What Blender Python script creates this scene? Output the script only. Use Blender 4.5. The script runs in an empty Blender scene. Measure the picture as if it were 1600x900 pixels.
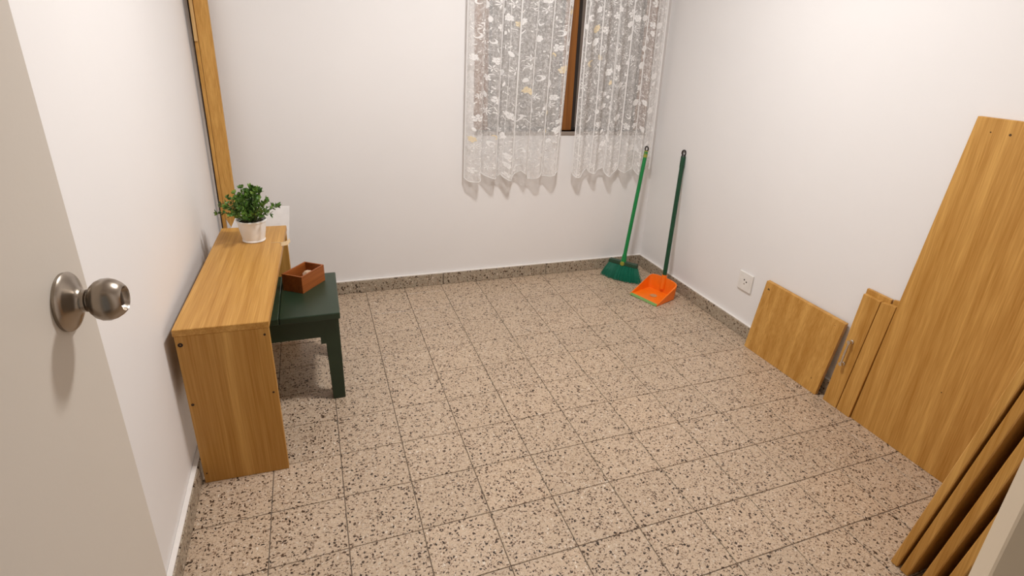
import bpy, bmesh, math, random
from mathutils import Vector, Matrix

random.seed(7)
SC = bpy.context.scene
COL = SC.collection
U = 0.22            # one floor tile in metres: all coordinates below are written in tiles

# ------------------------------------------------------------------ camera
cam_d = bpy.data.cameras.new('camera')
cam = bpy.data.objects.new('camera', cam_d)
COL.objects.link(cam)
YAW, PITCH, ROLL = 0.4153, 0.3950, 0.0684
fw = Vector((math.sin(YAW)*math.cos(PITCH), math.cos(YAW)*math.cos(PITCH), -math.sin(PITCH)))
r0 = Vector((math.cos(YAW), -math.sin(YAW), 0)); u0 = r0.cross(fw)
rt = r0*math.cos(ROLL) + u0*math.sin(ROLL); up = rt.cross(fw)
M = Matrix((rt, up, -fw)).transposed().to_4x4()
M.translation = Vector((0.0451, -5.3079, 6.6770))*U
cam.matrix_world = M
cam_d.sensor_width = 36
cam_d.lens = 898.07/1600*36
cam_d.shift_x = -70.6/1600
cam_d.shift_y = -22.6/1600
cam_d.clip_start = 0.02
SC.camera = cam

# ------------------------------------------------------------------ world and light
w = bpy.data.worlds.new('world'); SC.world = w; w.use_nodes = True
w.node_tree.nodes['Background'].inputs[0].default_value = (1.0, 0.97, 0.94, 1)
w.node_tree.nodes['Background'].inputs[1].default_value = 0.22
LAMP = Vector((3.65, 2.9, 11.36))
LAMP_POWER = 37.5         # watts of light leaving the round diffuser
SC.view_settings.view_transform = 'Standard'
SC.view_settings.look = 'None'
SC.view_settings.exposure = 0.0
SC.view_settings.gamma = 1.0
SC.view_settings.use_curve_mapping = False

# ------------------------------------------------------------------ helpers
def V(*a): return Vector(a)

def obj(name, bm, mat, parent=None, smooth=False):
    """link a bmesh whose coordinates are in tiles as ONE mesh object"""
    bmesh.ops.recalc_face_normals(bm, faces=bm.faces[:])
    for v in bm.verts: v.co *= U
    me = bpy.data.meshes.new(name); bm.to_mesh(me); bm.free()
    if mat: me.materials.append(mat)
    if smooth:
        for p in me.polygons: p.use_smooth = True
        try: me.set_sharp_from_angle(angle=math.radians(40))
        except Exception: pass
    o = bpy.data.objects.new(name, me); COL.objects.link(o)
    if parent: o.parent = parent
    return o

def tag(o, label, cat, group=None):
    o['label'] = label; o['category'] = cat
    if group: o['group'] = group
    return o

def thing(name, label, cat, loc=(0, 0, 0), rotz=0, group=None):
    o = bpy.data.objects.new(name, None); COL.objects.link(o)
    o.empty_display_size = 0.05
    o.location = Vector(loc)*U; o.rotation_euler = (0, 0, rotz)
    return tag(o, label, cat, group)

def struct(name, bm, mat, parent=None):
    o = obj(name, bm, mat, parent); o['kind'] = 'structure'; return o

def box(bm, lo, hi, bev=0.0, seg=1):
    lo = Vector(lo); hi = Vector(hi)
    m = Matrix.Translation((lo+hi)/2) @ Matrix.Diagonal((*(hi-lo), 1))
    r = bmesh.ops.create_cube(bm, size=1, matrix=m)
    if bev > 0:
        es = list({e for v in r['verts'] for e in v.link_edges})
        bmesh.ops.bevel(bm, geom=es, offset=bev, segments=seg, affect='EDGES', profile=0.5)
    return bm

def hexa(bm, front, tv, bev=0.0):
    """front: four points of one face, tv: vector to the back face"""
    f = [bm.verts.new(Vector(p)) for p in front]; b = [bm.verts.new(Vector(p)+Vector(tv)) for p in front]
    n = len(f)
    fs = [bm.faces.new(f), bm.faces.new(b[::-1])]
    for i in range(n):
        j = (i+1) % n; fs.append(bm.faces.new((f[j], f[i], b[i], b[j])))
    bmesh.ops.recalc_face_normals(bm, faces=fs)
    if bev > 0:
        es = list({e for v in f+b for e in v.link_edges})
        bmesh.ops.bevel(bm, geom=es, offset=bev, segments=1, affect='EDGES')
    return bm

def frame_of(d):
    d = d.normalized(); a = V(0, 0, 1) if abs(d.z) < 0.9 else V(1, 0, 0)
    x = d.cross(a).normalized(); return x, d.cross(x).normalized()

def tube(bm, pts, rad, n=10, cap=True):
    pts = [Vector(p) for p in pts]; rings = []
    rads = rad if isinstance(rad, (list, tuple)) else [rad]*len(pts)
    x, y = frame_of(pts[1]-pts[0])
    for i, p in enumerate(pts):
        d = (pts[min(i+1, len(pts)-1)]-pts[max(i-1, 0)]).normalized()
        x = (x - d*x.dot(d)).normalized(); y = d.cross(x)
        rings.append([bm.verts.new(p+(x*math.cos(2*math.pi*k/n)+y*math.sin(2*math.pi*k/n))*rads[i]) for k in range(n)])
    for a, b in zip(rings, rings[1:]):
        for k in range(n): bm.faces.new((a[k], a[(k+1) % n], b[(k+1) % n], b[k]))
    if cap: bm.faces.new(rings[0][::-1]); bm.faces.new(rings[-1])
    return bm

def lathe(bm, prof, origin, axis, n=32):
    """prof: list of (distance along axis, radius)"""
    o = Vector(origin); axis = Vector(axis).normalized(); x, y = frame_of(axis); rings = []
    for l, r in prof:
        if r <= 1e-6: rings.append([bm.verts.new(o+axis*l)]); continue
        rings.append([bm.verts.new(o+axis*l+(x*math.cos(2*math.pi*k/n)+y*math.sin(2*math.pi*k/n))*r) for k in range(n)])
    for a, b in zip(rings, rings[1:]):
        for k in range(n):
            k2 = (k+1) % n
            if len(a) == 1 and len(b) == 1: continue
            if len(a) == 1: bm.faces.new((a[0], b[k], b[k2]))
            elif len(b) == 1: bm.faces.new((a[k], a[k2], b[0]))
            else: bm.faces.new((a[k], a[k2], b[k2], b[k]))
    return bm

def torus(bm, c, nrm, R, r, n=20, m=8, squash=1.0):
    c = Vector(c); nrm = Vector(nrm).normalized(); x, y = frame_of(nrm)
    pts = [c+x*math.cos(2*math.pi*k/n)*R+y*math.sin(2*math.pi*k/n)*R*squash for k in range(n)]
    rings = []
    for k in range(n):
        d = (pts[k]-c).normalized()
        rings.append([bm.verts.new(pts[k]+(d*math.cos(2*math.pi*j/m)+nrm*math.sin(2*math.pi*j/m))*r) for j in range(m)])
    for k in range(n):
        a = rings[k]; b = rings[(k+1) % n]
        for j in range(m): bm.faces.new((a[j], b[j], b[(j+1) % m], a[(j+1) % m]))
    return bm

# ------------------------------------------------------------------ materials
def srgb(r, g, b):
    f = lambda c: c/12.92 if c <= 0.04045 else ((c+0.055)/1.055)**2.4
    return (f(r/255), f(g/255), f(b/255), 1)

class NT:
    def __init__(s, name):
        s.m = bpy.data.materials.new(name); s.m.use_nodes = True
        s.t = s.m.node_tree; s.b = s.t.nodes['Principled BSDF']; s.out = s.t.nodes['Material Output']
    def n(s, typ, **kw):
        x = s.t.nodes.new(typ)
        for k, v in kw.items():
            if k.startswith('i_'):
                key = k[2:]; x.inputs[int(key) if key.isdigit() else key.replace('_', ' ')].default_value = v
            else: setattr(x, k, v)
        return x
    def l(s, a, b): s.t.links.new(a, b)
    def ramp(s, fac, stops, interp='LINEAR'):
        r = s.n('ShaderNodeValToRGB'); r.color_ramp.interpolation = interp
        els = r.color_ramp.elements
        while len(els) < len(stops): els.new(0.5)
        for e, (p, c) in zip(els, stops): e.position = p; e.color = c
        s.l(fac, r.inputs[0]); return r.outputs[0]
    def mix(s, fac, a, b, blend='MIX'):
        x = s.n('ShaderNodeMix', data_type='RGBA', blend_type=blend)
        for v, i in ((fac, 0), (a, 6), (b, 7)):
            if hasattr(v, 'links') or hasattr(v, 'is_linked'): s.l(v, x.inputs[i])
            else: x.inputs[i].default_value = v
        return x.outputs[2]
    def math(s, op, a, b=0.0, clamp=False):
        x = s.n('ShaderNodeMath', operation=op, use_clamp=clamp)
        for v, i in ((a, 0), (b, 1)):
            if hasattr(v, 'is_linked'): s.l(v, x.inputs[i])
            else: x.inputs[i].default_value = v
        return x.outputs[0]
    def coords(s, scale=(1, 1, 1), rand=True):
        tc = s.n('ShaderNodeTexCoord'); mp = s.n('ShaderNodeMapping'); mp.inputs['Scale'].default_value = scale
        s.l(tc.outputs['Object'], mp.inputs[0])
        if rand:
            oi = s.n('ShaderNodeObjectInfo'); vm = s.n('ShaderNodeVectorMath', operation='SCALE')
            vm.inputs[0].default_value = (37.0, 19.0, 53.0); s.l(oi.outputs['Random'], vm.inputs['Scale'])
            s.l(vm.outputs[0], mp.inputs['Location']); s.rand = oi.outputs['Random']
        return mp.outputs[0]
    def bump(s, h, strength, dist=0.002):
        b = s.n('ShaderNodeBump'); b.inputs['Strength'].default_value = strength; b.inputs['Distance'].default_value = dist
        s.l(h, b.inputs['Height']); s.l(b.outputs[0], s.b.inputs['Normal'])

def plain(name, col, rough=0.5, metal=0.0, spec=0.5, var=0.04, scale=30.0, bump=0.0):
    t = NT(name); c = t.coords((scale,)*3, rand=False)
    nz = t.n('ShaderNodeTexNoise', i_Scale=1.0, i_Detail=3.0); t.l(c, nz.inputs['Vector'])
    lo = tuple(x*(1-var) for x in col[:3])+(1,); hi = tuple(min(1, x*(1+var)) for x in col[:3])+(1,)
    t.l(t.ramp(nz.outputs[0], [(0.3, lo), (0.7, hi)]), t.b.inputs['Base Color'])
    t.b.inputs['Roughness'].default_value = rough; t.b.inputs['Metallic'].default_value = metal
    t.b.inputs['Specular IOR Level'].default_value = spec
    if bump: t.bump(nz.outputs[0], bump)
    return t.m

def wall_paint(name, col, rough=0.55):
    t = NT(name); c = t.coords((1, 1, 1), rand=False)
    a = t.n('ShaderNodeTexNoise', i_Scale=1.3, i_Detail=4.0); t.l(c, a.inputs['Vector'])
    b = t.n('ShaderNodeTexNoise', i_Scale=140.0, i_Detail=3.0); t.l(c, b.inputs['Vector'])
    lo = tuple(x*0.975 for x in col[:3])+(1,)
    t.l(t.ramp(a.outputs[0], [(0.35, lo), (0.65, col)]), t.b.inputs['Base Color'])
    t.b.inputs['Roughness'].default_value = rough; t.b.inputs['Specular IOR Level'].default_value = 0.3
    t.bump(b.outputs[0], 0.12, 0.001)
    return t.m

def terrazzo(name, base=srgb(196, 173, 148), rough=0.36, flat=True):
    """pale ground with dark, brown and white chips; flat = chips laid out in the plane of the floor"""
    t = NT(name); c = t.coords((1, 1, 1), rand=True); rnd = t.rand
    nz = t.n('ShaderNodeTexNoise', i_Scale=75.0, i_Detail=2.0); t.l(c, nz.inputs['Vector'])
    sub = t.n('ShaderNodeVectorMath', operation='SUBTRACT'); sub.inputs[1].default_value = (0.5, 0.5, 0.5); t.l(nz.outputs['Color'], sub.inputs[0])
    scl = t.n('ShaderNodeVectorMath', operation='SCALE', i_Scale=0.013); t.l(sub.outputs[0], scl.inputs[0])
    add = t.n('ShaderNodeVectorMath', operation='ADD'); t.l(c, add.inputs[0]); t.l(scl.outputs[0], add.inputs[1])
    P = add.outputs[0]
    lo = tuple(x*0.90 for x in base[:3])+(1,); hi = tuple(x*1.08 for x in base[:3])+(1,)
    g = t.n('ShaderNodeTexNoise', i_Scale=190.0, i_Detail=3.0); t.l(c, g.inputs['Vector'])
    col = t.ramp(g.outputs[0], [(0.36, lo), (0.64, hi)])
    # thin wavering veins between the pebbles
    for sc, wd, cc in ((62.0, 0.020, srgb(132, 108, 86)), (95.0, 0.022, srgb(216, 200, 180))):
        v = t.n('ShaderNodeTexNoise', i_Scale=sc, i_Detail=1.5); t.l(P, v.inputs['Vector'])
        line = t.math('LESS_THAN', t.math('ABSOLUTE', t.math('SUBTRACT', v.outputs[0], 0.5)), wd)
        brk = t.n('ShaderNodeTexNoise', i_Scale=sc*1.3, i_Detail=1.0); t.l(c, brk.inputs['Vector'])
        fac = t.math('MULTIPLY', line, t.math('MULTIPLY', t.math('GREATER_THAN', brk.outputs[0], 0.50), 0.75))
        col = t.mix(fac, col, cc)
    def chips(scale, radius, pick_at, ccol, ccol2, col, stretch, rot):
        mp = t.n('ShaderNodeMapping'); mp.inputs['Scale'].default_value = stretch; mp.inputs['Rotation'].default_value = (0, 0, rot); t.l(P, mp.inputs[0])
        v = t.n('ShaderNodeTexVoronoi', i_Scale=scale, voronoi_dimensions='2D' if flat else '3D'); t.l(mp.outputs[0], v.inputs['Vector'])
        sep = t.n('ShaderNodeSeparateColor'); t.l(v.outputs['Color'], sep.inputs[0])
        rad = t.math('MULTIPLY', t.math('ADD', t.math('MULTIPLY', sep.outputs[1], 0.75), 0.25), radius if flat else radius*1.2)
        inside = t.math('LESS_THAN', v.outputs['Distance'], rad)
        fac = t.math('MULTIPLY', inside, t.math('LESS_THAN', sep.outputs[0], pick_at))
        return t.mix(fac, col, t.ramp(sep.outputs[2], [(0.0, ccol), (1.0, ccol2)]))
    col = chips(120, 0.46, 0.40, srgb(154, 130, 106), srgb(206, 188, 168), col, (1, 1.7, 1), 0.5)
    col = chips(80, 0.42, 0.10, srgb(224, 212, 196), srgb(200, 184, 164), col, (1.5, 1, 1), 1.3)
    col = chips(88, 0.42, 0.22, srgb(86, 66, 50), srgb(132, 106, 84), col, (1, 1.9, 1), 0.9)
    col = chips(88, 0.40, 0.20, srgb(92, 70, 54), srgb(140, 112, 88), col, (1.9, 1, 1), 0.2)
    col = chips(78, 0.45, 0.16, srgb(40, 26, 15), srgb(84, 60, 42), col, (1.6, 1, 1), 0.0)
    col = chips(78, 0.45, 0.13, srgb(40, 26, 15), srgb(84, 60, 42), col, (1, 1.6, 1), 0.6)
    tint = t.ramp(rnd, [(0.0, (0.95, 0.94, 0.925, 1)), (0.5, (0.98, 0.975, 0.965, 1)), (1.0, (1.02, 1.005, 0.985, 1))])
    t.l(t.mix(1.0, col, tint, 'MULTIPLY'), t.b.inputs['Base Color'])
    r = t.n('ShaderNodeTexNoise', i_Scale=6.0, i_Detail=4.0); t.l(c, r.inputs['Vector'])
    t.l(t.ramp(r.outputs[0], [(0.3, (rough-0.06,)*3+(1,)), (0.7, (rough+0.12,)*3+(1,))]), t.b.inputs['Roughness'])
    t.b.inputs['Specular IOR Level'].default_value = 0.45
    return t.m

def wood(name, dark, light, axis='z', rough=0.42, fine=1.0, bands=1.0):
    """laminate with straight grain along one object axis"""
    t = NT(name)
    k = {'x': 0, 'y': 1, 'z': 2}[axis]
    s1 = [26.0*bands]*3; s1[k] = 0.5
    s2 = [260.0*fine]*3; s2[k] = 5.0
    c1 = t.coords(tuple(s1)); c2 = t.coords(tuple(s2))
    n1 = t.n('ShaderNodeTexNoise', i_Scale=1.0, i_Detail=3.0, i_Roughness=0.6); t.l(c1, n1.inputs['Vector'])
    n2 = t.n('ShaderNodeTexNoise', i_Scale=1.0, i_Detail=2.0); t.l(c2, n2.inputs['Vector'])
    m = t.math('ADD', t.math('MULTIPLY', n1.outputs[0], 0.62), t.math('MULTIPLY', n2.outputs[0], 0.38))
    t.l(t.ramp(m, [(0.34, dark), (0.52, tuple((a+b)/2 for a, b in zip(dark, light))), (0.66, light)]), t.b.inputs['Base Color'])
    t.b.inputs['Roughness'].default_value = rough; t.b.inputs['Specular IOR Level'].default_value = 0.4
    t.bump(n2.outputs[0], 0.06, 0.001)
    return t.m

def lace_cloth(name):
    t = NT(name); c = t.coords((1, 1, 1), rand=False)
    tr = t.n('ShaderNodeBsdfTransparent')
    df = t.n('ShaderNodeBsdfDiffuse', i_Color=(0.95, 0.93, 0.91, 1)); tl = t.n('ShaderNodeBsdfTranslucent', i_Color=(0.90, 0.87, 0.84, 1))
    mx = t.n('ShaderNodeMixShader', i_0=0.18); t.l(df.outputs[0], mx.inputs[1]); t.l(tl.outputs[0], mx.inputs[2])
    v = t.n('ShaderNodeTexVoronoi', feature='DISTANCE_TO_EDGE', i_Scale=260.0); t.l(c, v.inputs['Vector'])
    n = t.n('ShaderNodeTexNoise', i_Scale=70.0, i_Detail=2.0); t.l(c, n.inputs['Vector'])
    net = t.ramp(v.outputs['Distance'], [(0.04, (0.86,)*3+(1,)), (0.20, (0.19,)*3+(1,))])
    cl = t.ramp(n.outputs[0], [(0.40, (0.78,)*3+(1,)), (0.62, (1.15,)*3+(1,))])
    a = t.math('MULTIPLY', net, cl, clamp=True)
    ms = t.n('ShaderNodeMixShader'); t.l(a, ms.inputs[0]); t.l(tr.outputs[0], ms.inputs[1]); t.l(mx.outputs[0], ms.inputs[2])
    t.l(ms.outputs[0], t.out.inputs[0])
    return t.m

def thread(name, col):
    t = NT(name)
    df = t.n('ShaderNodeBsdfDiffuse', i_Color=col); tl = t.n('ShaderNodeBsdfTranslucent', i_Color=col)
    mx = t.n('ShaderNodeMixShader', i_0=0.12); t.l(df.outputs[0], mx.inputs[1]); t.l(tl.outputs[0], mx.inputs[2])
    t.l(mx.outputs[0], t.out.inputs[0]); return t.m

def leaf_mat(name):
    t = NT(name); c = t.coords((1, 1, 1), rand=False)
    n = t.n('ShaderNodeTexNoise', i_Scale=45.0, i_Detail=3.0); t.l(c, n.inputs['Vector'])
    t.l(t.ramp(n.outputs[0], [(0.3, srgb(38, 72, 20)), (0.5, srgb(74, 114, 36)), (0.7, srgb(140, 172, 80))]), t.b.inputs['Base Color'])
    t.b.inputs['Roughness'].default_value = 0.42
    return t.m

MAT = {}
MAT['wall'] = wall_paint('white_wall_paint', srgb(241, 238, 236))
MAT['ceiling'] = wall_paint('ceiling_paint', srgb(240, 236, 232))
MAT['bead'] = plain('white_caulk', srgb(238, 232, 226), 0.6)
MAT['terrazzo'] = terrazzo('terrazzo_tile')
MAT['skirting'] = terrazzo('terrazzo_skirting', srgb(168, 155, 136), 0.5, False)
MAT['grout'] = plain('grout', srgb(112, 98, 84), 0.9)
OD, OL = srgb(173, 120, 47), srgb(216, 166, 90)
MAT['oak_z'] = wood('oak_laminate_upright', OD, OL, 'z')
MAT['oak_y'] = wood('oak_laminate_long', OD, OL, 'y')
MAT['oak_x'] = wood('oak_laminate_across', OD, OL, 'x')
MAT['oak_edge'] = wood('oak_edge_band', srgb(188, 144, 84), srgb(220, 182, 124), 'z')
MAT['frame_wood'] = wood('window_wood', srgb(120, 70, 26), srgb(166, 106, 46), 'z', 0.45)
MAT['box_wood'] = wood('red_brown_wood', srgb(128, 66, 26), srgb(176, 100, 46), 'y', 0.4)
MAT['green_paint'] = plain('dark_green_paint', srgb(36, 54, 36), 0.38, var=0.10, scale=14)
MAT['door'] = wall_paint('door_paint', srgb(216, 207, 195), 0.42)
MAT['jamb'] = wall_paint('jamb_paint', srgb(224, 208, 184), 0.45)
MAT['nickel'] = plain('brushed_nickel', srgb(156, 145, 132), 0.27, 1.0, var=0.05, scale=60)
MAT['nickel_dark'] = plain('dark_nickel', srgb(96, 86, 76), 0.4, 1.0)
MAT['chrome'] = plain('chrome', srgb(214, 210, 204), 0.18, 1.0)
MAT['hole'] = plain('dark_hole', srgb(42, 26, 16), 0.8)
MAT['white_plastic'] = plain('white_plastic', srgb(236, 232, 226), 0.35)
MAT['white_board'] = plain('white_hardboard', srgb(244, 242, 240), 0.5)
MAT['glass_grey'] = plain('frosted_pane', srgb(122, 108, 97), 0.55, var=0.10, scale=8)
MAT['sill'] = plain('grey_sill', srgb(150, 136, 124), 0.6)
MAT['lace'] = lace_cloth('lace_net')
MAT['motif'] = thread('lace_thread', (0.97, 0.95, 0.93, 1))
MAT['cream'] = thread('cream_thread', srgb(244, 228, 196))
MAT['hem'] = thread('hem_thread', (0.95, 0.93, 0.91, 1))
MAT['broom_handle'] = plain('bright_green_metal', srgb(6, 128, 62), 0.30)
MAT['pan_handle'] = plain('deep_green_metal', srgb(10, 66, 40), 0.28)
MAT['broom_head'] = plain('broom_head_plastic', srgb(34, 66, 46), 0.4)
MAT['olive'] = plain('olive_plastic', srgb(150, 150, 56), 0.4)
MAT['bristle'] = plain('green_bristle', srgb(12, 112, 86), 0.5, var=0.15, scale=120)
MAT['black_plastic'] = plain('black_plastic', srgb(40, 32, 28), 0.4)
MAT['orange'] = plain('orange_plastic', srgb(250, 122, 22), 0.32)
MAT['lip'] = plain('green_rubber_lip', srgb(120, 160, 88), 0.5)
MAT['emblem'] = plain('grey_sticker', srgb(196, 150, 104), 0.5)
MAT['pot'] = plain('white_ceramic', srgb(244, 242, 238), 0.3)
MAT['soil'] = plain('potting_soil', srgb(46, 32, 22), 0.9, var=0.3, scale=90)
MAT['leaf'] = leaf_mat('leaf')
MAT['stem'] = plain('stem', srgb(70, 92, 40), 0.6)
MAT['paper'] = plain('crumpled_paper', srgb(206, 176, 148), 0.7, var=0.1)
MAT['dark_bit'] = plain('dark_scrap', srgb(62, 34, 24), 0.7)
MAT['veneer'] = plain('torn_veneer', srgb(208, 178, 136), 0.6)
def glow(name, col, s):
    t = NT(name); t.b.inputs['Emission Color'].default_value = col; t.b.inputs['Emission Strength'].default_value = s
    t.b.inputs['Base Color'].default_value = (0.8, 0.8, 0.8, 1); return t.m

# ------------------------------------------------------------------ the room shell
XL, YB, YF, ZC = -2.07, 9.47, -4.6, 11.6
XW = lambda y: 9.42 + 0.03*(YB - y)          # the right wall runs slightly out of square
T = 0.5

# floor: grout bed and one object for each terrazzo tile
bm = bmesh.new(); hexa(bm, [(XL-T, YF-2.4, -0.012), (XW(YF)+T, YF-2.4, -0.012), (XW(YB)+T, YB+T, -0.012), (XL-T, YB+T, -0.012)], (0, 0, -0.4))
floor = struct('floor', bm, MAT['grout'])
def tile_mesh(sx, sy):
    bm = bmesh.new(); g = 0.0065
    lo = V(g, g, -0.011); hi = V(sx-g, sy-g, 0.0); b = 0.005
    pts = [(lo.x, lo.y), (hi.x, lo.y), (hi.x, hi.y), (lo.x, hi.y)]
    base = [bm.verts.new((x, y, lo.z)) for x, y in pts]; mid = [bm.verts.new((x, y, hi.z-b)) for x, y in pts]
    cx, cy = (lo.x+hi.x)/2, (lo.y+hi.y)/2
    topv = [bm.verts.new((x+(b if x < cx else -b), y+(b if y < cy else -b), hi.z)) for x, y in pts]
    bm.faces.new(topv)
    for a, c in ((base, mid), (mid, topv)):
        for i in range(4): bm.faces.new((a[i], a[(i+1) % 4], c[(i+1) % 4], c[i]))
    return bm
cache = {}
def add_tile(x, y, sx, sy):
    key = (round(sx, 3), round(sy, 3))
    if key in cache:
        o = bpy.data.objects.new('tile', cache[key]); COL.objects.link(o); o.parent = floor
    else:
        o = obj('tile', tile_mesh(sx, sy), MAT['terrazzo'], floor); cache[key] = o.data
    o.location = (x*U, y*U, random.uniform(-0.0003, 0.0))
for j in range(-5, 10):
    for i in range(-3, 10):
        x0, x1 = max(i, XL), i+1; y0, y1 = max(j, YF), min(j+1, YB)
        if i == 9: x1 = XW((y0+y1)/2)
        if x1-x0 > 0.05 and y1-y0 > 0.05: add_tile(x0, y0, x1-x0, y1-y0)

# walls
bm = bmesh.new(); box(bm, (XL-T, YF-1.5, -0.4), (XL, YB+T, ZC+T)); struct('wall_left', bm, MAT['wall'])
bm = bmesh.new(); hexa(bm, [(XW(YF-1.5), YF-1.5, -0.4), (XW(YB), YB, -0.4), (XW(YB), YB, ZC+T), (XW(YF-1.5), YF-1.5, ZC+T)], (T, 0.0, 0)); struct('wall_right', bm, MAT['wall'])
WX0, WX1, WZ0, WZ1 = 3.93, 9.12, 4.20, 9.6      # window opening in the back wall
bm = bmesh.new()
box(bm, (XL, YB, -0.4), (WX0, YB+T, ZC+T)); box(bm, (WX1, YB, -0.4), (XW(YB)+T, YB+T, ZC+T))
box(bm, (WX0, YB, -0.4), (WX1, YB+T, WZ0)); box(bm, (WX0, YB, WZ1), (WX1, YB+T, ZC+T))
struct('wall_back', bm, MAT['wall'])
DX0, DX1, DZ = -1.62, 1.90, 9.5                  # doorway in the front wall
bm = bmesh.new()
box(bm, (XL, YF-1.5, -0.4), (DX0-0.12, YF, ZC+T)); box(bm, (DX1+0.12, YF-1.5, -0.4), (XW(YF), YF, ZC+T)); box(bm, (DX0-0.12, YF-1.5, DZ+0.12), (DX1+0.12, YF, ZC+T))
box(bm, (6.4, YF, -0.4), (XW(-4), -3.42, ZC+T))
struct('wall_front', bm, MAT['wall'])
bm = bmesh.new(); hexa(bm, [(XL-T, YF-1.5, ZC), (XW(YF)+T, YF-1.5, ZC), (XW(YB)+T, YB+T, ZC), (XL-T, YB+T, ZC)], (0, 0, T)); struct('ceiling', bm, MAT['ceiling'])

# baseboards: lengths of terrazzo skirting under a white caulk bead
BH, BT = 0.335, 0.085
def baseboard(name, p0, p1, nrm, cuts):
    p0 = Vector(p0); p1 = Vector(p1); nrm = Vector(nrm); d = (p1-p0); L = d.length; d.normalize()
    bm = bmesh.new()
    a = p0+V(0, 0, BH); b = p1+V(0, 0, BH)
    hexa(bm, [a+nrm*0.002, a+nrm*BT*0.8, b+nrm*BT*0.8, b+nrm*0.002], (0, 0, 0.02), 0.005)
    root = struct(name, bm, MAT['bead'])
    cs = [0.0]+cuts+[L]
    for s, e in zip(cs, cs[1:]):
        bm = bmesh.new(); a = p0+d*(s+0.008); b = p0+d*(e-0.008)
        hexa(bm, [a+nrm*0.002, a+nrm*BT, b+nrm*BT, b+nrm*0.002], (0, 0, BH), 0.01)
        obj('tile', bm, MAT['skirting'], root)
baseboard('baseboard_back', (XL+0.09, YB, 0), (XW(YB)-0.002, YB, 0), (0, -1, 0), [1.97, 5.05, 8.13, 11.2])
baseboard('baseboard_left', (XL, YF, 0), (XL, YB-0.0, 0), (1, 0, 0), [2.8, 5.85, 8.9, 11.95])
baseboard('baseboard_right', (XW(-3.4), -3.4, 0), (XW(YB-0.09), YB-0.09, 0), (-1, -0.03, 0), [0.9, 3.95, 7.0, 10.05])

# doorway lining
JX = 1.773
bm = bmesh.new(); hexa(bm, [(DX1, YF, 0), (JX, YF-0.095, 0), (JX, YF-1.54, 0), (DX1+0.12, YF-1.54, 0), (DX1+0.12, YF, 0)], (0, 0, DZ+0.12), 0.006)
j = struct('trim_1', bm, MAT['jamb'])
bm = bmesh.new(); box(bm, (JX-0.004, YF-0.125, 4.99), (JX+0.002, YF-0.098, 5.02)); obj('strike_notch', bm, MAT['nickel_dark'], j)
bm = bmesh.new(); box(bm, (DX0-0.12, YF-1.54, 0.0), (DX0-0.03, YF+0.0, DZ+0.12), 0.012); struct('trim_2', bm, MAT['jamb'])
bm = bmesh.new(); box(bm, (DX0-0.03, YF-1.54, DZ), (DX1, YF-0.0, DZ+0.12), 0.012); struct('trim_3', bm, MAT['jamb'])

# ------------------------------------------------------------------ window
YW = YB+0.28
bm = bmesh.new()
box(bm, (WX0, YW-0.12, WZ0), (WX0+0.42, YW+0.14, WZ1), 0.015); box(bm, (WX1-0.36, YW-0.12, WZ0), (WX1, YW+0.14, WZ1), 0.015)
box(bm, (WX0+0.42, YW-0.12, WZ1-0.3), (WX1-0.36, YW+0.14, WZ1), 0.015)
win = struct('window_1', bm, MAT['frame_wood'])
bm = bmesh.new(); box(bm, (WX0+0.02, YB-0.03, WZ0-0.10), (WX1-0.02, YW+0.14, WZ0), 0.015); obj('window_sill', bm, MAT['sill'], win)
bm = bmesh.new(); box(bm, (6.40, YW-0.10, WZ0), (6.76, YW+0.02, WZ1-0.3), 0.012); obj('meeting_stile', bm, MAT['frame_wood'], win)
for x0, x1, yo in ((WX0+0.42, 6.42, -0.02), (6.765, WX1-0.36, -0.07)):
    bm = bmesh.new()
    box(bm, (x0, YW+yo, WZ0), (x0+0.10, YW+yo+0.07, WZ1-0.3), 0.006); box(bm, (x1-0.09, YW+yo, WZ0), (x1, YW+yo+0.07, WZ1-0.3), 0.006)
    box(bm, (x0+0.09, YW+yo, WZ0), (x1-0.09, YW+yo+0.07, WZ0+0.08), 0.006); box(bm, (x0+0.09, YW+yo, WZ1-0.4), (x1-0.09, YW+yo+0.07, WZ1-0.3), 0.006)
    fr = obj('sash_frame', bm, MAT['black_plastic'], win)
    bm = bmesh.new(); box(bm, (x0+0.05, YW+yo+0.03, WZ0+0.04), (x1-0.05, YW+yo+0.05, WZ1-0.36)); obj('pane', bm, MAT['glass_grey'], fr)

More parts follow.
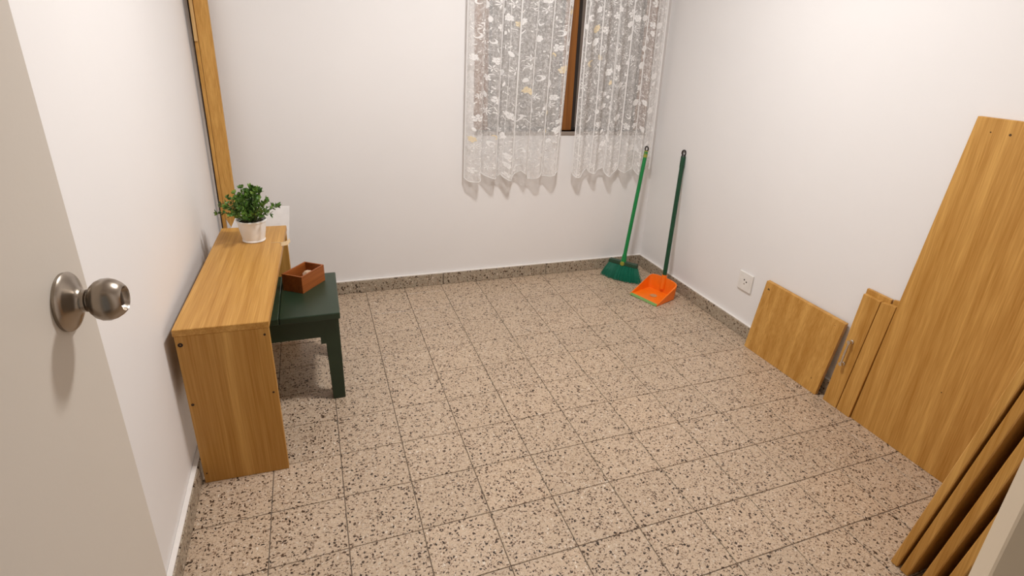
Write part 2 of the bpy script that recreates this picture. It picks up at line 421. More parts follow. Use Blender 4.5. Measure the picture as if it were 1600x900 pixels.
# ------------------------------------------------------------------ lace curtains
def curtain(xt0, xt1, xb0, xb1, zb, folds, seed, label, lobes, seams):
    rnd = random.Random(seed); ZT = 9.62; ZB = zb
    ph = [rnd.uniform(0, 6.28) for _ in range(4)]
    edges = sorted(rnd.uniform(0.05, 0.95) for _ in range(folds))
    def surf(u, v):           # v 0 top .. 1 bottom
        amp = 0.065+0.045*v
        a = 2*math.pi*folds*u
        y = 9.16+amp*(math.sin(a+ph[0]+0.35*math.sin(a*0.37+ph[1]))+0.35*math.sin(2.1*a+ph[2]))
        uu = u+0.018*math.sin(a+ph[3])
        x = (xt0+(xt1-xt0)*uu)*(1-v)+(xb0+(xb1-xb0)*uu)*v
        s = abs(math.sin(math.pi*lobes*u+0.5))
        hem = ZB+0.19*(1-s**0.8)+0.05*math.sin(a*0.5+ph[1])
        z = ZT+(hem-ZT)*v
        return V(x, y, z)
    root = thing('lace_curtain', label, 'curtain', (0, 0, 0), 0, 'lace curtains at the window')
    NU, NV = 150, 60
    bm = bmesh.new(); g = [[bm.verts.new(surf(i/NU, k/NV)) for i in range(NU+1)] for k in range(NV+1)]
    for k in range(NV):
        for i in range(NU): bm.faces.new((g[k][i], g[k][i+1], g[k+1][i+1], g[k+1][i]))
    obj('lace_net', bm, MAT['lace'], root, smooth=True)
    # hem cord, side seams
    bm = bmesh.new()
    tube(bm, [surf(i/150, 0.997)+V(0, -0.002, 0) for i in range(151)], 0.010, 5)
    tube(bm, [surf(0.002, i/40) for i in range(41)], 0.016, 5); tube(bm, [surf(0.998, i/40) for i in range(41)], 0.016, 5)
    for u, rr in seams:                 # drawn threads running down the cloth
        tube(bm, [surf(u+0.006*math.sin(i*0.2+u*9), i/40)+V(0, -0.006, 0) for i in range(41)], rr, 5)
    obj('hem', bm, MAT['hem'], root, smooth=True)
    # woven motifs: flowers, stars, ovals, crescents, curls and dots lying on the net
    W = (xb1-xb0); H = ZT-ZB
    bmw = bmesh.new(); bmc = bmesh.new()
    def put(bm, u0, v0, pts):
        vs = []
        for px, pz in pts:
            p = surf(min(max(u0+px/W, 0.004), 0.996), min(max(v0-pz/H, 0.004), 0.99)); vs.append(bm.verts.new(p+V(0, -0.007, 0)))
        try: bm.faces.new(vs)
        except Exception: pass
    def motif(bm, u0, v0, kind, s, rot):
        cr, sr = math.cos(rot), math.sin(rot)
        R = lambda x, y: (x*cr-y*sr, x*sr+y*cr)
        if kind == 'flower':
            n = rnd.choice((5, 6, 7))
            for k in range(n):
                a = 2*math.pi*k/n; put(bm, u0, v0, [R(s*(0.62*math.cos(a))+0.34*s*math.cos(t), s*(0.62*math.sin(a))+0.34*s*math.sin(t)) for t in [2*math.pi*q/8 for q in range(8)]])
            put(bm, u0, v0, [R(0.3*s*math.cos(2*math.pi*q/8), 0.3*s*math.sin(2*math.pi*q/8)) for q in range(8)])
        elif kind == 'star':
            n = rnd.choice((6, 7, 8))
            for k in range(n):
                a = 2*math.pi*k/n; w_ = 0.13*s
                ax, ay = math.cos(a), math.sin(a)
                put(bm, u0, v0, [R(0.12*s*ax-w_*ay*0.4, 0.12*s*ay+w_*ax*0.4), R(0.7*s*ax-w_*ay, 0.7*s*ay+w_*ax), R(s*ax, s*ay), R(0.7*s*ax+w_*ay, 0.7*s*ay-w_*ax), R(0.12*s*ax+w_*ay*0.4, 0.12*s*ay-w_*ax*0.4)])
        elif kind == 'oval':
            put(bm, u0, v0, [R(0.55*s*math.cos(t), 0.85*s*math.sin(t)) for t in [2*math.pi*q/12 for q in range(12)]])
        elif kind == 'crescent':
            o = [R(s*math.cos(t), s*math.sin(t)) for t in [0.9+q*0.44 for q in range(11)]]
            i_ = [R(0.30*s+0.68*s*math.cos(t), 0.68*s*math.sin(t)) for t in [1.1+q*0.408 for q in range(11)]]
            for k in range(10): put(bm, u0, v0, [o[k], o[k+1], i_[k+1], i_[k]])
        elif kind == 'curl':
            wv = rnd.uniform(-1, 1); pr = None
            for k in range(9):
                t = k/8; a = 3.4*t*wv; p = (s*1.5*(t-0.5)*math.cos(a*0.4), s*0.5*math.sin(a*2)); q = (p[0]+0.012, p[1]+0.016)
                if pr: put(bm, u0, v0, [R(*pr[0]), R(*p), R(*q), R(*pr[1])])
                pr = (p, q)
        else:
            put(bm, u0, v0, [R(s*math.cos(t), s*math.sin(t)*rnd.uniform(1, 1.0)) for t in [2*math.pi*q/7 for q in range(7)]])
    placed = []
    def spot(mind):
        for _ in range(60):
            u, v = rnd.uniform(0.03, 0.97), rnd.uniform(0.02, 0.985)
            if all(((u-a)*W)**2+((v-b)*H)**2 > (mind+m)**2 for a, b, m in placed): break
        return u, v
    for k in range(165):
        s = rnd.uniform(0.075, 0.115); u, v = spot(s*0.95); placed.append((u, v, s*0.95))
        kind = rnd.choice(('flower', 'flower', 'star', 'star', 'oval', 'crescent'))
        motif(bmc if rnd.random() < 0.06 else bmw, u, v, kind, s*(0.72 if kind == 'oval' else 0.7 if kind == 'crescent' else 1), rnd.uniform(0, 6.28) if kind != 'oval' else rnd.uniform(-0.5, 0.5))
    for k in range(190):
        u, v = spot(0.03); placed.append((u, v, 0.03)); motif(bmw, u, v, 'curl', rnd.uniform(0.04, 0.075), rnd.uniform(0, 6.28))
    for k in range(330):
        u, v = rnd.uniform(0.03, 0.97), rnd.uniform(0.02, 0.98); motif(bmw, u, v, 'dot', rnd.uniform(0.009, 0.022), 0)
    o = obj('lace_motif', bmw, MAT['motif'], root); o['kind'] = 'stuff'
    o = obj('cream_motif', bmc, MAT['cream'], root); o['kind'] = 'stuff'
    return root
curtain(3.80, 6.50, 3.66, 6.26, 2.98, 6, 3, 'left panel of the white lace window curtain, wider of the two', 5.0, ((0.30, 0.019), (0.385, 0.006), (0.485, 0.024), (0.61, 0.006), (0.625, 0.006), (0.78, 0.018), (0.93, 0.012)))
curtain(6.76, 9.10, 6.66, 9.17, 3.04, 5, 11, 'right panel of the white lace window curtain, nearest the room corner', 5.0, ((0.05, 0.016), (0.225, 0.018), (0.40, 0.013), (0.415, 0.007), (0.575, 0.022), (0.76, 0.017), (0.90, 0.008)))
t = thing('curtain_rod', 'slim metal rod carrying the lace curtains above the window', 'curtain rod', (0, 0, 0))
bm = bmesh.new(); tube(bm, [(3.4, 9.2, 9.66), (9.25, 9.2, 9.66)], 0.045, 12); obj('rod', bm, MAT['white_plastic'], t, True)
for x in (3.5, 6.6, 9.2):
    bm = bmesh.new(); box(bm, (x-0.04, 9.19, 9.62), (x+0.04, YB-0.002, 9.70), 0.008); obj('bracket', bm, MAT['white_plastic'], t)

# ------------------------------------------------------------------ open door with its knob
th = math.radians(-4.0)
dn = V(math.cos(th), math.sin(th), 0); dt = V(-math.sin(th), math.cos(th), 0)
K = V(-1.388, -1.401, 5.03)                        # centre of the rosette on the face of the door
free = 0.305                                       # from knob axis to the free edge
DW = 3.42
door = bpy.data.objects.new('door_1', None); COL.objects.link(door); door['kind'] = 'structure'
hinge = K+dt*(free-DW); hinge.z = 0
door.location = hinge*U; door.rotation_euler = (0, 0, th)
bm = bmesh.new(); box(bm, (-0.18, 0, 0.045), (0, DW, 9.36), 0.010); obj('door_leaf', bm, MAT['door'], door)
ky, kz = DW-free, 5.03
bm = bmesh.new()
KS = 0.86
lathe(bm, [(l*KS, q*KS) for l, q in [(0.0, 0.205), (0.022, 0.208), (0.034, 0.198), (0.048, 0.170), (0.075, 0.105), (0.095, 0.082), (0.105, 0.078), (0.125, 0.078), (0.13, 0.0)]], (0, ky, kz), (1, 0, 0), 48)
ro = obj('rosette', bm, MAT['nickel'], door, True)
bm = bmesh.new()
lathe(bm, [(l*0.82, q*KS) for l, q in [(0.10, 0.062), (0.143, 0.060), (0.148, 0.078), (0.163, 0.106), (0.19, 0.132), (0.225, 0.148), (0.265, 0.150), (0.305, 0.137), (0.338, 0.116), (0.358, 0.097), (0.363, 0.088), (0.352, 0.080), (0.325, 0.072), (0.308, 0.05), (0.304, 0.0)]], (0, ky, kz), (1, 0, 0), 48)
kn = obj('knob', bm, MAT['nickel'], door, True)
bm = bmesh.new(); box(bm, (0.25, ky-0.014, kz-0.045), (0.285, ky+0.014, kz+0.045), 0.006); obj('turn_button', bm, MAT['nickel_dark'], kn)
bm = bmesh.new()
lathe(bm, [(0.0, 0.205), (0.034, 0.198), (0.075, 0.105), (0.105, 0.060), (0.165, 0.056), (0.188, 0.096), (0.25, 0.131), (0.325, 0.116), (0.36, 0.08), (0.362, 0.0)], (-0.18, ky, kz), (-1, 0, 0), 40)
obj('knob', bm, MAT['nickel'], door, True)
bm = bmesh.new(); box(bm, (-0.15, DW-0.004, kz-0.3), (-0.03, DW+0.004, kz+0.3)); obj('latch_plate', bm, MAT['nickel'], door)

# ------------------------------------------------------------------ ceiling lamp (above the frame)
t = thing('ceiling_lamp', 'flat round white ceiling lamp in the middle of the room', 'lamp', (LAMP.x, LAMP.y, ZC))
RL = 0.62
bm = bmesh.new(); lathe(bm, [(0, 0.0), (0, RL+0.03), (0.02, RL+0.06), (ZC-LAMP.z-0.02, RL+0.06), (ZC-LAMP.z, RL+0.03), (ZC-LAMP.z-0.03, RL), (0.06, RL), (0.06, 0.0)], (0, 0, 0), (0, 0, -1), 48); obj('lamp_housing', bm, MAT['white_plastic'], t, True)
bm = bmesh.new(); lathe(bm, [(ZC-LAMP.z-0.05, RL-0.005), (ZC-LAMP.z-0.01, RL*0.97), (ZC-LAMP.z, RL*0.8), (ZC-LAMP.z+0.005, 0.0)], (0, 0, 0), (0, 0, -1), 48)
area = math.pi*(RL*U)**2
obj('diffuser', bm, glow('lamp_glow', (1.0, 0.992, 0.99, 1), LAMP_POWER/area/math.pi), t, True)

# ------------------------------------------------------------------ oak desk along the left wall
HD = 2.65
desk = thing('desk', 'narrow oak laminate desk along the left wall, potted plant on it', 'desk', (-1.955, 2.93, 0), math.radians(-2.0))
L, Wd = 4.40, 1.19
bm = bmesh.new(); box(bm, (0, 0, HD-0.105), (Wd, L, HD), 0.008); top = obj('desk_top', bm, MAT['oak_y'], desk)
bm = bmesh.new(); box(bm, (0.012, 0.01, 0), (Wd-0.012, 0.095, HD-0.106), 0.006); sp = obj('side_panel', bm, MAT['oak_z'], desk)
for x, z, r in ((0.07, 2.41, 0.032), (1.115, 2.44, 0.016), (1.12, 1.46, 0.015), (0.065, 1.43, 0.020), (0.055, 0.18, 0.011)):
    bm = bmesh.new(); lathe(bm, [(-0.01, r), (0.005, r), (0.006, r*0.55), (-0.004, 0.0)], (x, 0.01, z), (0, -1, 0), 14); obj('screw_hole', bm, MAT['hole'], sp, True)
bm = bmesh.new(); box(bm, (0.012, L-0.095, 0), (Wd-0.012, L-0.01, HD-0.106), 0.006); obj('side_panel', bm, MAT['oak_z'], desk)
bm = bmesh.new(); box(bm, (0.10, 0.096, 1.55), (0.18, L-0.096, HD-0.107), 0.006); obj('back_rail', bm, MAT['oak_y'], desk)
bm = bmesh.new()                                    # veneer peeling off near the far end of the top
tube(bm, [(Wd-0.22, L-1.06, HD+0.002), (Wd-0.12, L-1.05, HD+0.002), (Wd-0.05, L-1.08, HD+0.002), (Wd+0.0, L-1.16, HD+0.002)], [0.004, 0.008, 0.010, 0.012], 6)
rows = [[(Wd-0.03, L-1.08, HD+0.012), (Wd-0.02, L-1.28, HD+0.010)], [(Wd+0.03, L-1.04, HD+0.010), (Wd+0.04, L-1.25, HD+0.008)], [(Wd+0.08, L-0.98, HD+0.008), (Wd+0.085, L-1.12, HD-0.03)], [(Wd+0.10, L-0.86, HD+0.012), (Wd+0.12, L-0.98, HD-0.02)]]
for a, b in zip(rows, rows[1:]): hexa(bm, [a[0], a[1], b[1], b[0]], (0, 0, -0.008))
o = obj('peeling_veneer', bm, MAT['veneer'], top); o['label'] = 'torn strip of pale veneer curling off the edge'

# ------------------------------------------------------------------ dark green stool half under the desk
HS = 1.84
st = thing('stool', 'dark green painted wooden stool pushed half under the oak desk', 'stool', (-1.55, 4.58, 0), math.radians(-0.5))
SW, SD = 1.77, 1.93
for a, b in ((0.0, 0.40), (0.405, 0.775), (0.78, SW)):
    bm = bmesh.new(); box(bm, (a, 0, HS-0.125), (b, SD, HS), 0.018, 2); obj('seat_plank', bm, MAT['green_paint'], st)
for x in (0.03, SW-0.29):
    for y in (0.05, SD-0.30):
        bm = bmesh.new()
        s = 1 if x > 0.5 else -1
        cx = x+0.13; cy = y+0.125
        f = [(cx-0.13, cy-0.125, 1.714), (cx+0.13, cy-0.125, 1.714), (cx+0.13, cy+0.125, 1.714), (cx-0.13, cy+0.125, 1.714)]
        vs = [bm.verts.new(p) for p in f]; lo = [bm.verts.new((cx+(px-cx)*0.84+s*0.02, cy+(py-cy)*0.84, 0)) for px, py, _ in f]
        bm.faces.new(vs); bm.faces.new(lo[::-1])
        for k in range(4): bm.faces.new((vs[k], lo[k], lo[(k+1) % 4], vs[(k+1) % 4]))
        bmesh.ops.bevel(bm, geom=bm.edges[:], offset=0.01, segments=1, affect='EDGES')
        obj('leg', bm, MAT['green_paint'], st)
def apron(bm, ax, fixed, a0, a1, th_):
    prof = [(a0, 1.712), (a1, 1.712), (a1, 1.22), (a1-0.10, 1.22), (a1-0.10, 1.36), (a0+0.10, 1.36), (a0+0.10, 1.22), (a0, 1.22)]
    pts = [(p, fixed, z) if ax == 'x' else (fixed, p, z) for p, z in prof]
    hexa(bm, pts, (0, th_, 0) if ax == 'x' else (th_, 0, 0))
for ax, fx, a0, a1 in (('x', 0.055, 0.27, SW-0.262), ('x', SD-0.15, 0.27, SW-0.262), ('y', 0.06, 0.28, SD-0.28), ('y', SW-0.14, 0.28, SD-0.28)):
    bm = bmesh.new(); apron(bm, ax, fx, a0, a1, 0.08); obj('apron', bm, MAT['green_paint'], st)

# wooden box on the stool
bx = thing('wooden_box', 'small open red-brown wooden box standing on the green stool', 'box', (-0.375, 5.54, HS), math.radians(-36))
BL, BW, BHt, bt = 0.69, 0.43, 0.34, 0.03
# local y runs along the long side, local x to the left of it
def bpart(lo, hi):
    bm = bmesh.new(); box(bm, lo, hi, 0.004); obj('side_board', bm, MAT['box_wood'], bx)
bpart((-bt, 0, 0), (0, BL, BHt)); bpart((-BW, 0, 0), (-BW+bt, BL, BHt))
bpart((-BW+bt, 0, 0.0), (-bt, bt, BHt)); bpart((-BW+bt, BL-bt, 0.0), (-bt, BL, BHt))
bm = bmesh.new(); box(bm, (-BW+bt, bt, 0), (-bt, BL-bt, 0.03)); obj('bottom_board', bm, MAT['box_wood'], bx)
def wad(name, label, loc, r, mat, cat, sx=1, sy=1, sz=0.5, seed=1, rz=0):
    rn = random.Random(seed); bm = bmesh.new(); bmesh.ops.create_icosphere(bm, subdivisions=2, radius=1)
    for v in bm.verts:
        k = 1+rn.uniform(-0.22, 0.22); v.co = Vector((v.co.x*sx*k, v.co.y*sy*k, v.co.z*sz*k))*r
    zmin = min(v.co.z for v in bm.verts)
    for v in bm.verts: v.co.z -= zmin
    o = obj(name, bm, mat); o.location = Vector(loc)*U; o.rotation_euler = (0, 0, rz); tag(o, label, cat); return o
wad('crumpled_paper', 'crumpled beige paper lying at the back of the small wooden box', (-0.27, 6.055, HS+0.031), 0.105, MAT['paper'], 'paper', 1.1, 1.0, 0.95, 2, 0.5)
wad('crumpled_paper', 'beige scrap of paper at the front of the wooden box', (-0.427, 5.82, HS+0.031), 0.10, MAT['paper'], 'paper', 1.0, 0.9, 0.95, 5, 0.2)
wad('dark_scrap', 'dark brown scrap between the papers in the wooden box', (-0.40, 5.985, HS+0.031), 0.06, MAT['dark_bit'], 'scrap', 1.0, 0.8, 1.2, 8, 0.9)

# ------------------------------------------------------------------ potted plant on the desk
PC = V(-1.155, 6.46, HD)
pl = thing('potted_plant', 'bushy small-leaved green plant in a white pot on the desk', 'plant', PC)
bm = bmesh.new()
lathe(bm, [(0.0, 0.0), (0.0, 0.185), (0.012, 0.20), (0.035, 0.20), (0.045, 0.193), (0.20, 0.222), (0.385, 0.250), (0.395, 0.262), (0.425, 0.264), (0.43, 0.250), (0.42, 0.240), (0.38, 0.236), (0.37, 0.0)], (0, 0, 0), (0, 0, 1), 40)
obj('pot', bm, MAT['pot'], pl, True)
bm = bmesh.new(); lathe(bm, [(0.375, 0.23), (0.40, 0.15), (0.405, 0.0)], (0, 0, 0), (0, 0, 1), 20); o = obj('soil', bm, MAT['soil'], pl, True)
rn = random.Random(4)
bmS = bmesh.new(); bmL = bmesh.new()
def leaf(bm, p, d, ln, wd, roll):
    d = d.normalized(); x, y = frame_of(d); sx = x*math.cos(roll)+y*math.sin(roll); nn = d.cross(sx)
    prof = [(0.0, 0.10), (0.25, 0.8), (0.55, 1.0), (0.82, 0.6), (1.0, 0.0)]
    L_, C_, R_ = [], [], []
    for tt, ww in prof:
        c = p+d*ln*tt+nn*(-0.22*ln*tt*tt)
        C_.append(bm.verts.new(c))
        if ww > 0: L_.append(bm.verts.new(c+sx*wd*ww+nn*wd*0.3)); R_.append(bm.verts.new(c-sx*wd*ww+nn*wd*0.3))
    for i in range(3):
        bm.faces.new((C_[i], C_[i+1], L_[i+1], L_[i])); bm.faces.new((C_[i+1], C_[i], R_[i], R_[i+1]))
    bm.faces.new((C_[3], C_[4], L_[3])); bm.faces.new((C_[4], C_[3], R_[3]))
for k in range(66):
    a = rn.uniform(0, 2*math.pi); lean = rn.uniform(0.05, 1.0)**0.8
    base = V(math.cos(a)*0.14*lean, math.sin(a)*0.14*lean, 0.39)
    reach = 0.44*lean*rn.uniform(0.75, 1.1); hh = (0.64-0.42*lean**1.6)*rn.uniform(0.72, 1.08)
    tip = base+V(math.cos(a)*reach, math.sin(a)*reach, hh); mid = base.lerp(tip, 0.5)+V(0, 0, 0.06+0.05*lean)
    pts = [base.lerp(mid, t_).lerp(mid.lerp(tip, t_), t_) for t_ in [i/7 for i in range(8)]]
    tube(bmS, pts, [0.008-0.0006*i for i in range(8)], 4)
    for i in range(2, 8):
        d = (pts[i]-pts[i-1]).normalized(); x, y = frame_of(d)
        for s in (0, 1):
            if rn.random() < 0.08: continue
            ang = i*1.57+s*math.pi+rn.uniform(-0.5, 0.5)
            out = (x*math.cos(ang)+y*math.sin(ang))
            leaf(bmL, pts[i], out*0.8+d*0.75+V(0, 0, 0.12), rn.uniform(0.058, 0.092), rn.uniform(0.018, 0.028), rn.uniform(0, 6.28))
    leaf(bmL, pts[-1], (pts[-1]-pts[-2]), 0.07, 0.024, rn.uniform(0, 6))
o = obj('stem', bmS, MAT['stem'], pl); o['kind'] = 'stuff'
o = obj('foliage', bmL, MAT['leaf'], pl, True); o['kind'] = 'stuff'

# ------------------------------------------------------------------ white hardboard behind the desk, tall plank in the corner
bm = bmesh.new()
WP = lambda x, z: (x, 7.5+0.22*z, z)
hexa(bm, [WP(-0.86, 0), WP(-0.548, 2.82), WP(-1.44, 2.82), WP(-1.60, 2.66), WP(-1.745, 2.38), WP(-1.80, 0)], (0, 0.04, -0.008), 0.004)
wb = obj('white_panel', bm, MAT['white_board']); tag(wb, 'thin white sheet of hardboard standing behind the oak desk', 'panel')

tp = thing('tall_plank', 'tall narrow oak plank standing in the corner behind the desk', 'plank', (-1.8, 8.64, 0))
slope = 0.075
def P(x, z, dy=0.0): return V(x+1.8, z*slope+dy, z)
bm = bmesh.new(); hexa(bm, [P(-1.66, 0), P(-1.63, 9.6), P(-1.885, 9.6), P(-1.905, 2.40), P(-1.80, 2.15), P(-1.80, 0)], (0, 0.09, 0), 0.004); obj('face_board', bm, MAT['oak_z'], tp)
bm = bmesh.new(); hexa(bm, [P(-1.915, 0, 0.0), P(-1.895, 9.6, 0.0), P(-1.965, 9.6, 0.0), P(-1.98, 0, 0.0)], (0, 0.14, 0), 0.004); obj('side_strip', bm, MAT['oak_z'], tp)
bm = bmesh.new(); hexa(bm, [P(-1.981, 0), P(-1.966, 9.6), P(-1.99, 9.6), P(-2.005, 0)], (0, 0.14, 0), 0.003); o = obj('gap_shade_strip', bm, MAT['hole'], tp); o['label'] = 'dark strip standing in for the shade between plank and wall'  # added dark strip: paints the shadow in the gap between plank and wall
bm = bmesh.new(); hexa(bm, [P(-1.905, 6.07, -0.002), P(-1.885, 9.6, -0.002), P(-1.925, 9.6, -0.002), P(-1.965, 6.07, -0.002)], (0, -0.05, 0), 0.003); o = obj('thin_lath', bm, MAT['oak_edge'], tp); o['label'] = 'lighter thin lath fixed to the top part'

# ------------------------------------------------------------------ boards leaning on the right wall
def board(name, label, front, tv, mat='oak_z', cat='board', group=None, bev=0.006, holes=()):
    c = sum((Vector(p) for p in front), Vector())/len(front); base = V(c.x, c.y, 0)
    root = thing(name, label, cat, base, 0, group)
    bm = bmesh.new(); hexa(bm, [Vector(p)-base for p in front], tv, bev); o = obj('panel', bm, MAT[mat], root)
    f = [Vector(p)-base for p in front]; n = -Vector(tv).normalized()
    for (a, b, r) in holes:                         # a along the width, b up the height
        p = f[0].lerp(f[1], a).lerp(f[3].lerp(f[2], a), b)
        bm = bmesh.new(); lathe(bm, [(-0.01, r), (0.003, r), (0.004, r*0.5), (-0.004, 0)], p, n, 12); obj('screw_hole', bm, MAT['hole'], root, True)
    return root, f, n
bt_ = 0.085
board('leaning_board', 'low wide oak board leaning on the wall beside the socket', [(9.24, 4.07, 0), (9.33, 1.905, 0), (9.515, 1.80, 1.70), (9.49, 4.05, 1.70)], (bt_, 0, 0.012), 'oak_z', 'board', None, 0.006, ((0.06, 0.90, 0.03), (0.91, 0.92, 0.014), (0.90, 0.17, 0.012), (0.06, 0.12, 0.010)))
r1, f1, n1 = board('drawer_front', 'narrow oak board with a chrome bow handle', [(9.385, 1.735, 0), (9.39, 1.402, 0), (9.50, 1.225, 2.47), (9.50, 1.60, 2.47)], (bt_, 0, 0.003), 'oak_z', 'board')
board('drawer_front', 'narrow plain oak board between the handled board and the large one', [(9.39, 1.385, 0), (9.392, 1.078, 0), (9.50, 0.905, 2.51), (9.50, 1.208, 2.47)], (bt_, 0, 0.003), 'oak_z', 'board')
board('oak_lath', 'oak board standing behind the handled one, its top edge showing', [(9.485, 1.72, 0), (9.487, 1.22, 0), (9.592, 1.085, 2.56), (9.592, 1.625, 2.56)], (0.055, 0, 0.003), 'oak_z', 'board')
board('oak_lath', 'oak board behind the narrow plain one, darker gap in front', [(9.505, 1.20, 0), (9.507, 1.08, 0), (9.612, 0.91, 2.60), (9.612, 1.065, 2.57)], (0.04, 0, 0.003), 'oak_z', 'board')
# chrome bow handle on the handled board
def onface(a, b, out): return f1[0].lerp(f1[1], a).lerp(f1[3].lerp(f1[2], a), b)+n1*out
hd = bpy.data.objects.new('handle', None); COL.objects.link(hd); hd.parent = r1; hd['label'] = 'chrome bow handle'
A0, A1 = onface(0.42, 0.395, 0), onface(0.42, 0.60, 0)
for A in (A0, A1):
    bm = bmesh.new()
    lathe(bm, [(0.0, 0.038), (0.02, 0.040), (0.03, 0.026), (0.06, 0.024), (0.066, 0.040), (0.11, 0.040), (0.118, 0.0)], A, n1, 14)
    obj('post', bm, MAT['chrome'], hd, True)
bm = bmesh.new(); q = (A1-A0).normalized()
tube(bm, [A0-q*0.02+n1*0.085, A0+q*0.05+n1*0.087, A0.lerp(A1, 0.5)+n1*0.092, A1-q*0.05+n1*0.087, A1+q*0.02+n1*0.085], [0.030, 0.020, 0.026, 0.020, 0.030], 12)
obj('grip', bm, MAT['chrome'], hd, True)

board('wardrobe_panel', 'very large oak panel leaning on the right wall, tallest board', [(9.435, 1.065, 0), (9.475, -1.25, 0), (9.655, -1.66, 5.95), (9.59, 0.66, 5.91)], (bt_, 0, 0.003), 'oak_z', 'board', None, 0.006, ((0.24, 0.965, 0.018), (0.12, 0.965, 0.010), (0.55, 0.25, 0.008)))

# stack of four boards on edge in front of the pier by the door
SX0, SX1, ln_ = 7.15, 9.55, -0.143
stack = [(-1.71, 0.108, 0.0), (-1.862, 0.118, 0.0), (-2.115, 0.125, 0.0), (-2.345, 0.125, 0.0)]
labs = ['oak board in the stack by the doorway, nearest the large panel', 'second oak board of the stack by the doorway, counted from the large panel',
        'third oak board of the stack by the doorway, counted from the large panel', 'oak board in the stack by the doorway, beside the white door jamb']
for (y0, tk, dx), lb in zip(stack, labs):
    H_ = 5.9
    board('stacked_board', lb, [(SX0+dx, y0, 0), (SX1, y0, 0), (SX1, y0+ln_*H_, H_), (SX0+dx, y0+ln_*H_, H_)], (0, -tk, 0), 'oak_z', 'board', 'oak boards stacked by the doorway', 0.012)

# ------------------------------------------------------------------ wall socket
yo = 4.77; zo = 1.36
so = thing('wall_socket', 'white square power socket low on the right wall', 'socket', (XW(yo), yo, zo), math.radians(1.72))
bm = bmesh.new(); box(bm, (-0.045, -0.235, -0.235), (-0.002, 0.235, 0.235), 0.018, 2); obj('cover_plate', bm, MAT['white_plastic'], so)
bm = bmesh.new(); box(bm, (-0.0485, -0.165, -0.165), (-0.0455, 0.165, 0.165), 0.002); obj('socket_insert', bm, MAT['white_plastic'], so)
for y, z in ((0.025, 0.045), (-0.055, 0.01), (0.01, -0.055)):
    bm = bmesh.new(); lathe(bm, [(-0.004, 0.020), (0.002, 0.020), (0.0025, 0.0)], (-0.0485, y, z), (-1, 0, 0), 12); obj('pin_hole', bm, MAT['hole' if z > 0 else 'sill'], so, True)

# ------------------------------------------------------------------ green broom in the corner
br = thing('broom', 'bright green broom leaning in the room corner, bristles down', 'broom', (8.30, 8.60, 0))
B0 = V(8.30, 8.60, 0)
bd = V(0.60, -0.80, 0); bn = V(-0.80, -0.60, 0)     # along the head, out of its front
hc = V(8.31, 8.60, 0.46)-B0
bm = bmesh.new()
hexa(bm, [hc-bd*0.47+bn*0.075+V(0, 0, -0.045), hc+bd*0.47+bn*0.075+V(0, 0, -0.045), hc+bd*0.45+bn*0.06+V(0, 0, 0.065), hc-bd*0.45+bn*0.06+V(0, 0, 0.065)], -bn*0.14, 0.012)
obj('broom_head', bm, MAT['broom_head'], br)
tipb = V(8.855, 8.96, 3.71)-B0; neck0 = hc+V(0, 0, 0.04)
ax = (tipb-neck0).normalized()
bm = bmesh.new(); tube(bm, [neck0-ax*0.01, neck0+ax*0.06, neck0+ax*0.20, neck0+ax*0.24], [0.085, 0.080, 0.068, 0.062], 14); obj('socket', bm, MAT['broom_handle'], br, True)
bm = bmesh.new(); lathe(bm, [(0, 0.0), (0.0, 0.07), (0.03, 0.06), (0.035, 0.0)], hc+bn*0.068+V(0, 0, 0.01), bn, 16); obj('badge', bm, MAT['olive'], br, True)
bm = bmesh.new(); tube(bm, [neck0+ax*0.18, tipb-ax*0.0], 0.056, 14); obj('handle', bm, MAT['broom_handle'], br, True)
bm = bmesh.new(); tube(bm, [tipb-ax*0.16, tipb+ax*0.03], [0.059, 0.054], 12)
obj('end_cap', bm, MAT['olive'], br, True)
bm = bmesh.new(); torus(bm, tipb+ax*0.085, bn, 0.046, 0.022, 18, 8, 1.4); obj('hanging_loop', bm, MAT['black_plastic'], br, True)
bm = bmesh.new(); rn = random.Random(2)
NB, NR = 36, 6
for i in range(NB):
    for j in range(NR):
        s = (i+rn.uniform(0.2, 0.8))/NB-0.5; q = (j+rn.uniform(0.2, 0.8))/NR-0.5
        t0 = hc+bd*(s*0.90)+bn*(q*0.12)+V(0, 0, -0.03)
        bulge = 0.16*(1-(2*s)**2)
        b0 = V(hc.x, hc.y, 0)+bd*(s*1.30)+bn*(q*0.26+0.06+bulge)+V(0, 0, rn.uniform(0.004, 0.03))
        m0 = t0.lerp(b0, 0.5)+bn*0.02
        tube(bm, [t0, m0, b0], [0.010, 0.012, 0.010], 4)
o = obj('bristles', bm, MAT['bristle'], br); o['kind'] = 'stuff'

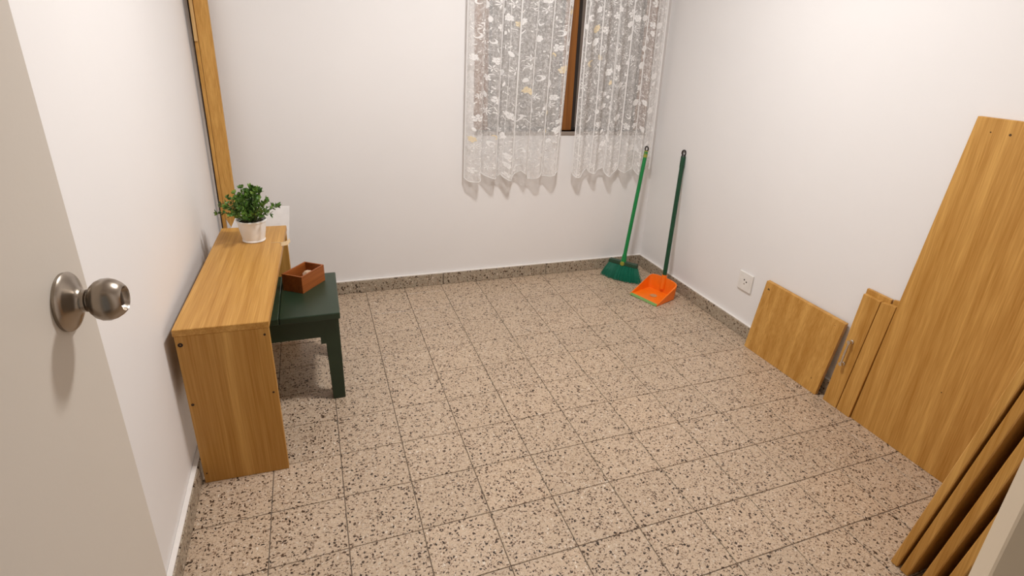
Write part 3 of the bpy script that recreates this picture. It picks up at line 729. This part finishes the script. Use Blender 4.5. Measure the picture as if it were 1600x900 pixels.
# ------------------------------------------------------------------ orange dustpan with a long handle
Lp, Rp = V(7.955, 7.47, 0), V(8.285, 6.51, 0)
du = (Rp-Lp).normalized(); dv = V(-du.y, du.x, 0)
wdt = (Rp-Lp).length; dep = 0.84
pan = thing('dustpan', 'orange long-handled dustpan standing in front of the green broom', 'dustpan', (Lp+Rp)/2+dv*dep*0.5)
PO = (Lp+Rp)/2+dv*dep*0.5
W_ = lambda u, v, z: (Lp+du*(u*wdt)+dv*(v*dep)+V(0, 0, z))-PO
def wall_path(n=44):
    pts = []
    for i in range(n+1):
        s = i/n
        # rounded U: left side, back, right side
        if s < 0.36:
            k = s/0.36; u, v = 0.02+0.01*k, k*0.86; h = 0.035+0.35*k**1.05
        elif s > 0.64:
            k = (1-s)/0.36; u, v = 0.98-0.01*k, k*0.86; h = 0.035+0.35*k**1.05
        else:
            k = (s-0.36)/0.28; a = math.pi*(1-k); c_ = math.cos(a); u = 0.5+0.47*(abs(c_)**0.62)*(1 if c_ > 0 else -1); v = 0.86+0.14*abs(math.sin(a))**0.5; h = 0.385+0.11*math.sin(math.pi*k)**0.8
        pts.append((u, v, h))
    return pts
wp = wall_path()
bm = bmesh.new(); th_ = 0.03
rows = []
for u, v, h in wp:
    flare = 1+0.10*h
    c = (0.5, 0.45)
    uo, vo = c[0]+(u-c[0])*flare, c[1]+(v-c[1])*flare
    ui, vi = c[0]+(u-c[0])*(1-th_/wdt*2), c[1]+(v-c[1])*(1-th_/dep*2)
    uoi, voi = c[0]+(uo-c[0])*(1-th_/wdt*2), c[1]+(vo-c[1])*(1-th_/dep*2)
    z0 = 0.004+0.02*v
    rows.append([bm.verts.new(W_(u, v, z0)), bm.verts.new(W_(uo, vo, h)), bm.verts.new(W_(uoi, voi, h+0.004)), bm.verts.new(W_(ui, vi, z0+0.03))])
for a, b in zip(rows, rows[1:]):
    for k in range(3): bm.faces.new((a[k], b[k], b[k+1], a[k+1]))
bm.faces.new(rows[0]); bm.faces.new(rows[-1][::-1])
# floor of the pan
bm.faces.new([r[3] for r in rows]); bm.faces.new([r[0] for r in rows][::-1])
obj('pan', bm, MAT['orange'], pan, True)
bm = bmesh.new(); hexa(bm, [W_(0.03, -0.03, 0.004), W_(0.97, -0.03, 0.004), W_(0.965, 0.05, 0.045), W_(0.035, 0.05, 0.045)], (0, 0, 0.012), 0.003); o = obj('lip', bm, MAT['lip'], pan); o['label'] = 'green rubber lip'
bm = bmesh.new()
lathe(bm, [(0, 0.0), (0, 0.10), (0.004, 0.10), (0.0045, 0.075), (0.004, 0.0)], W_(0.52, 0.50, 0.047), (0, 0, 1), 20); o = obj('round_mark', bm, MAT['emblem'], pan, True); o['label'] = 'faded greyish round mark'
hb = W_(0.50, 0.965, 0.16); ht = V(9.425, 7.93, 3.78)-PO; hb2 = W_(0.50, 0.985, 0.52)
ha = (ht-hb2).normalized()
bm = bmesh.new(); tube(bm, [hb, hb2-V(0, 0, 0.1), hb2+ha*0.06], [0.08, 0.08, 0.074], 14); obj('handle_socket', bm, MAT['orange'], pan, True)
bm = bmesh.new(); tube(bm, [hb2, hb2.lerp(ht, 0.9), hb2.lerp(ht, 0.915), ht], [0.062, 0.062, 0.070, 0.070], 14); obj('handle', bm, MAT['pan_handle'], pan, True)
bm = bmesh.new(); tube(bm, [ht-ha*0.03, ht+ha*0.04], [0.073, 0.055], 12); torus(bm, ht+ha*0.095, V(-0.85, -0.5, 0), 0.055, 0.024, 18, 8, 1.25); obj('hanging_loop', bm, MAT['black_plastic'], pan, True)
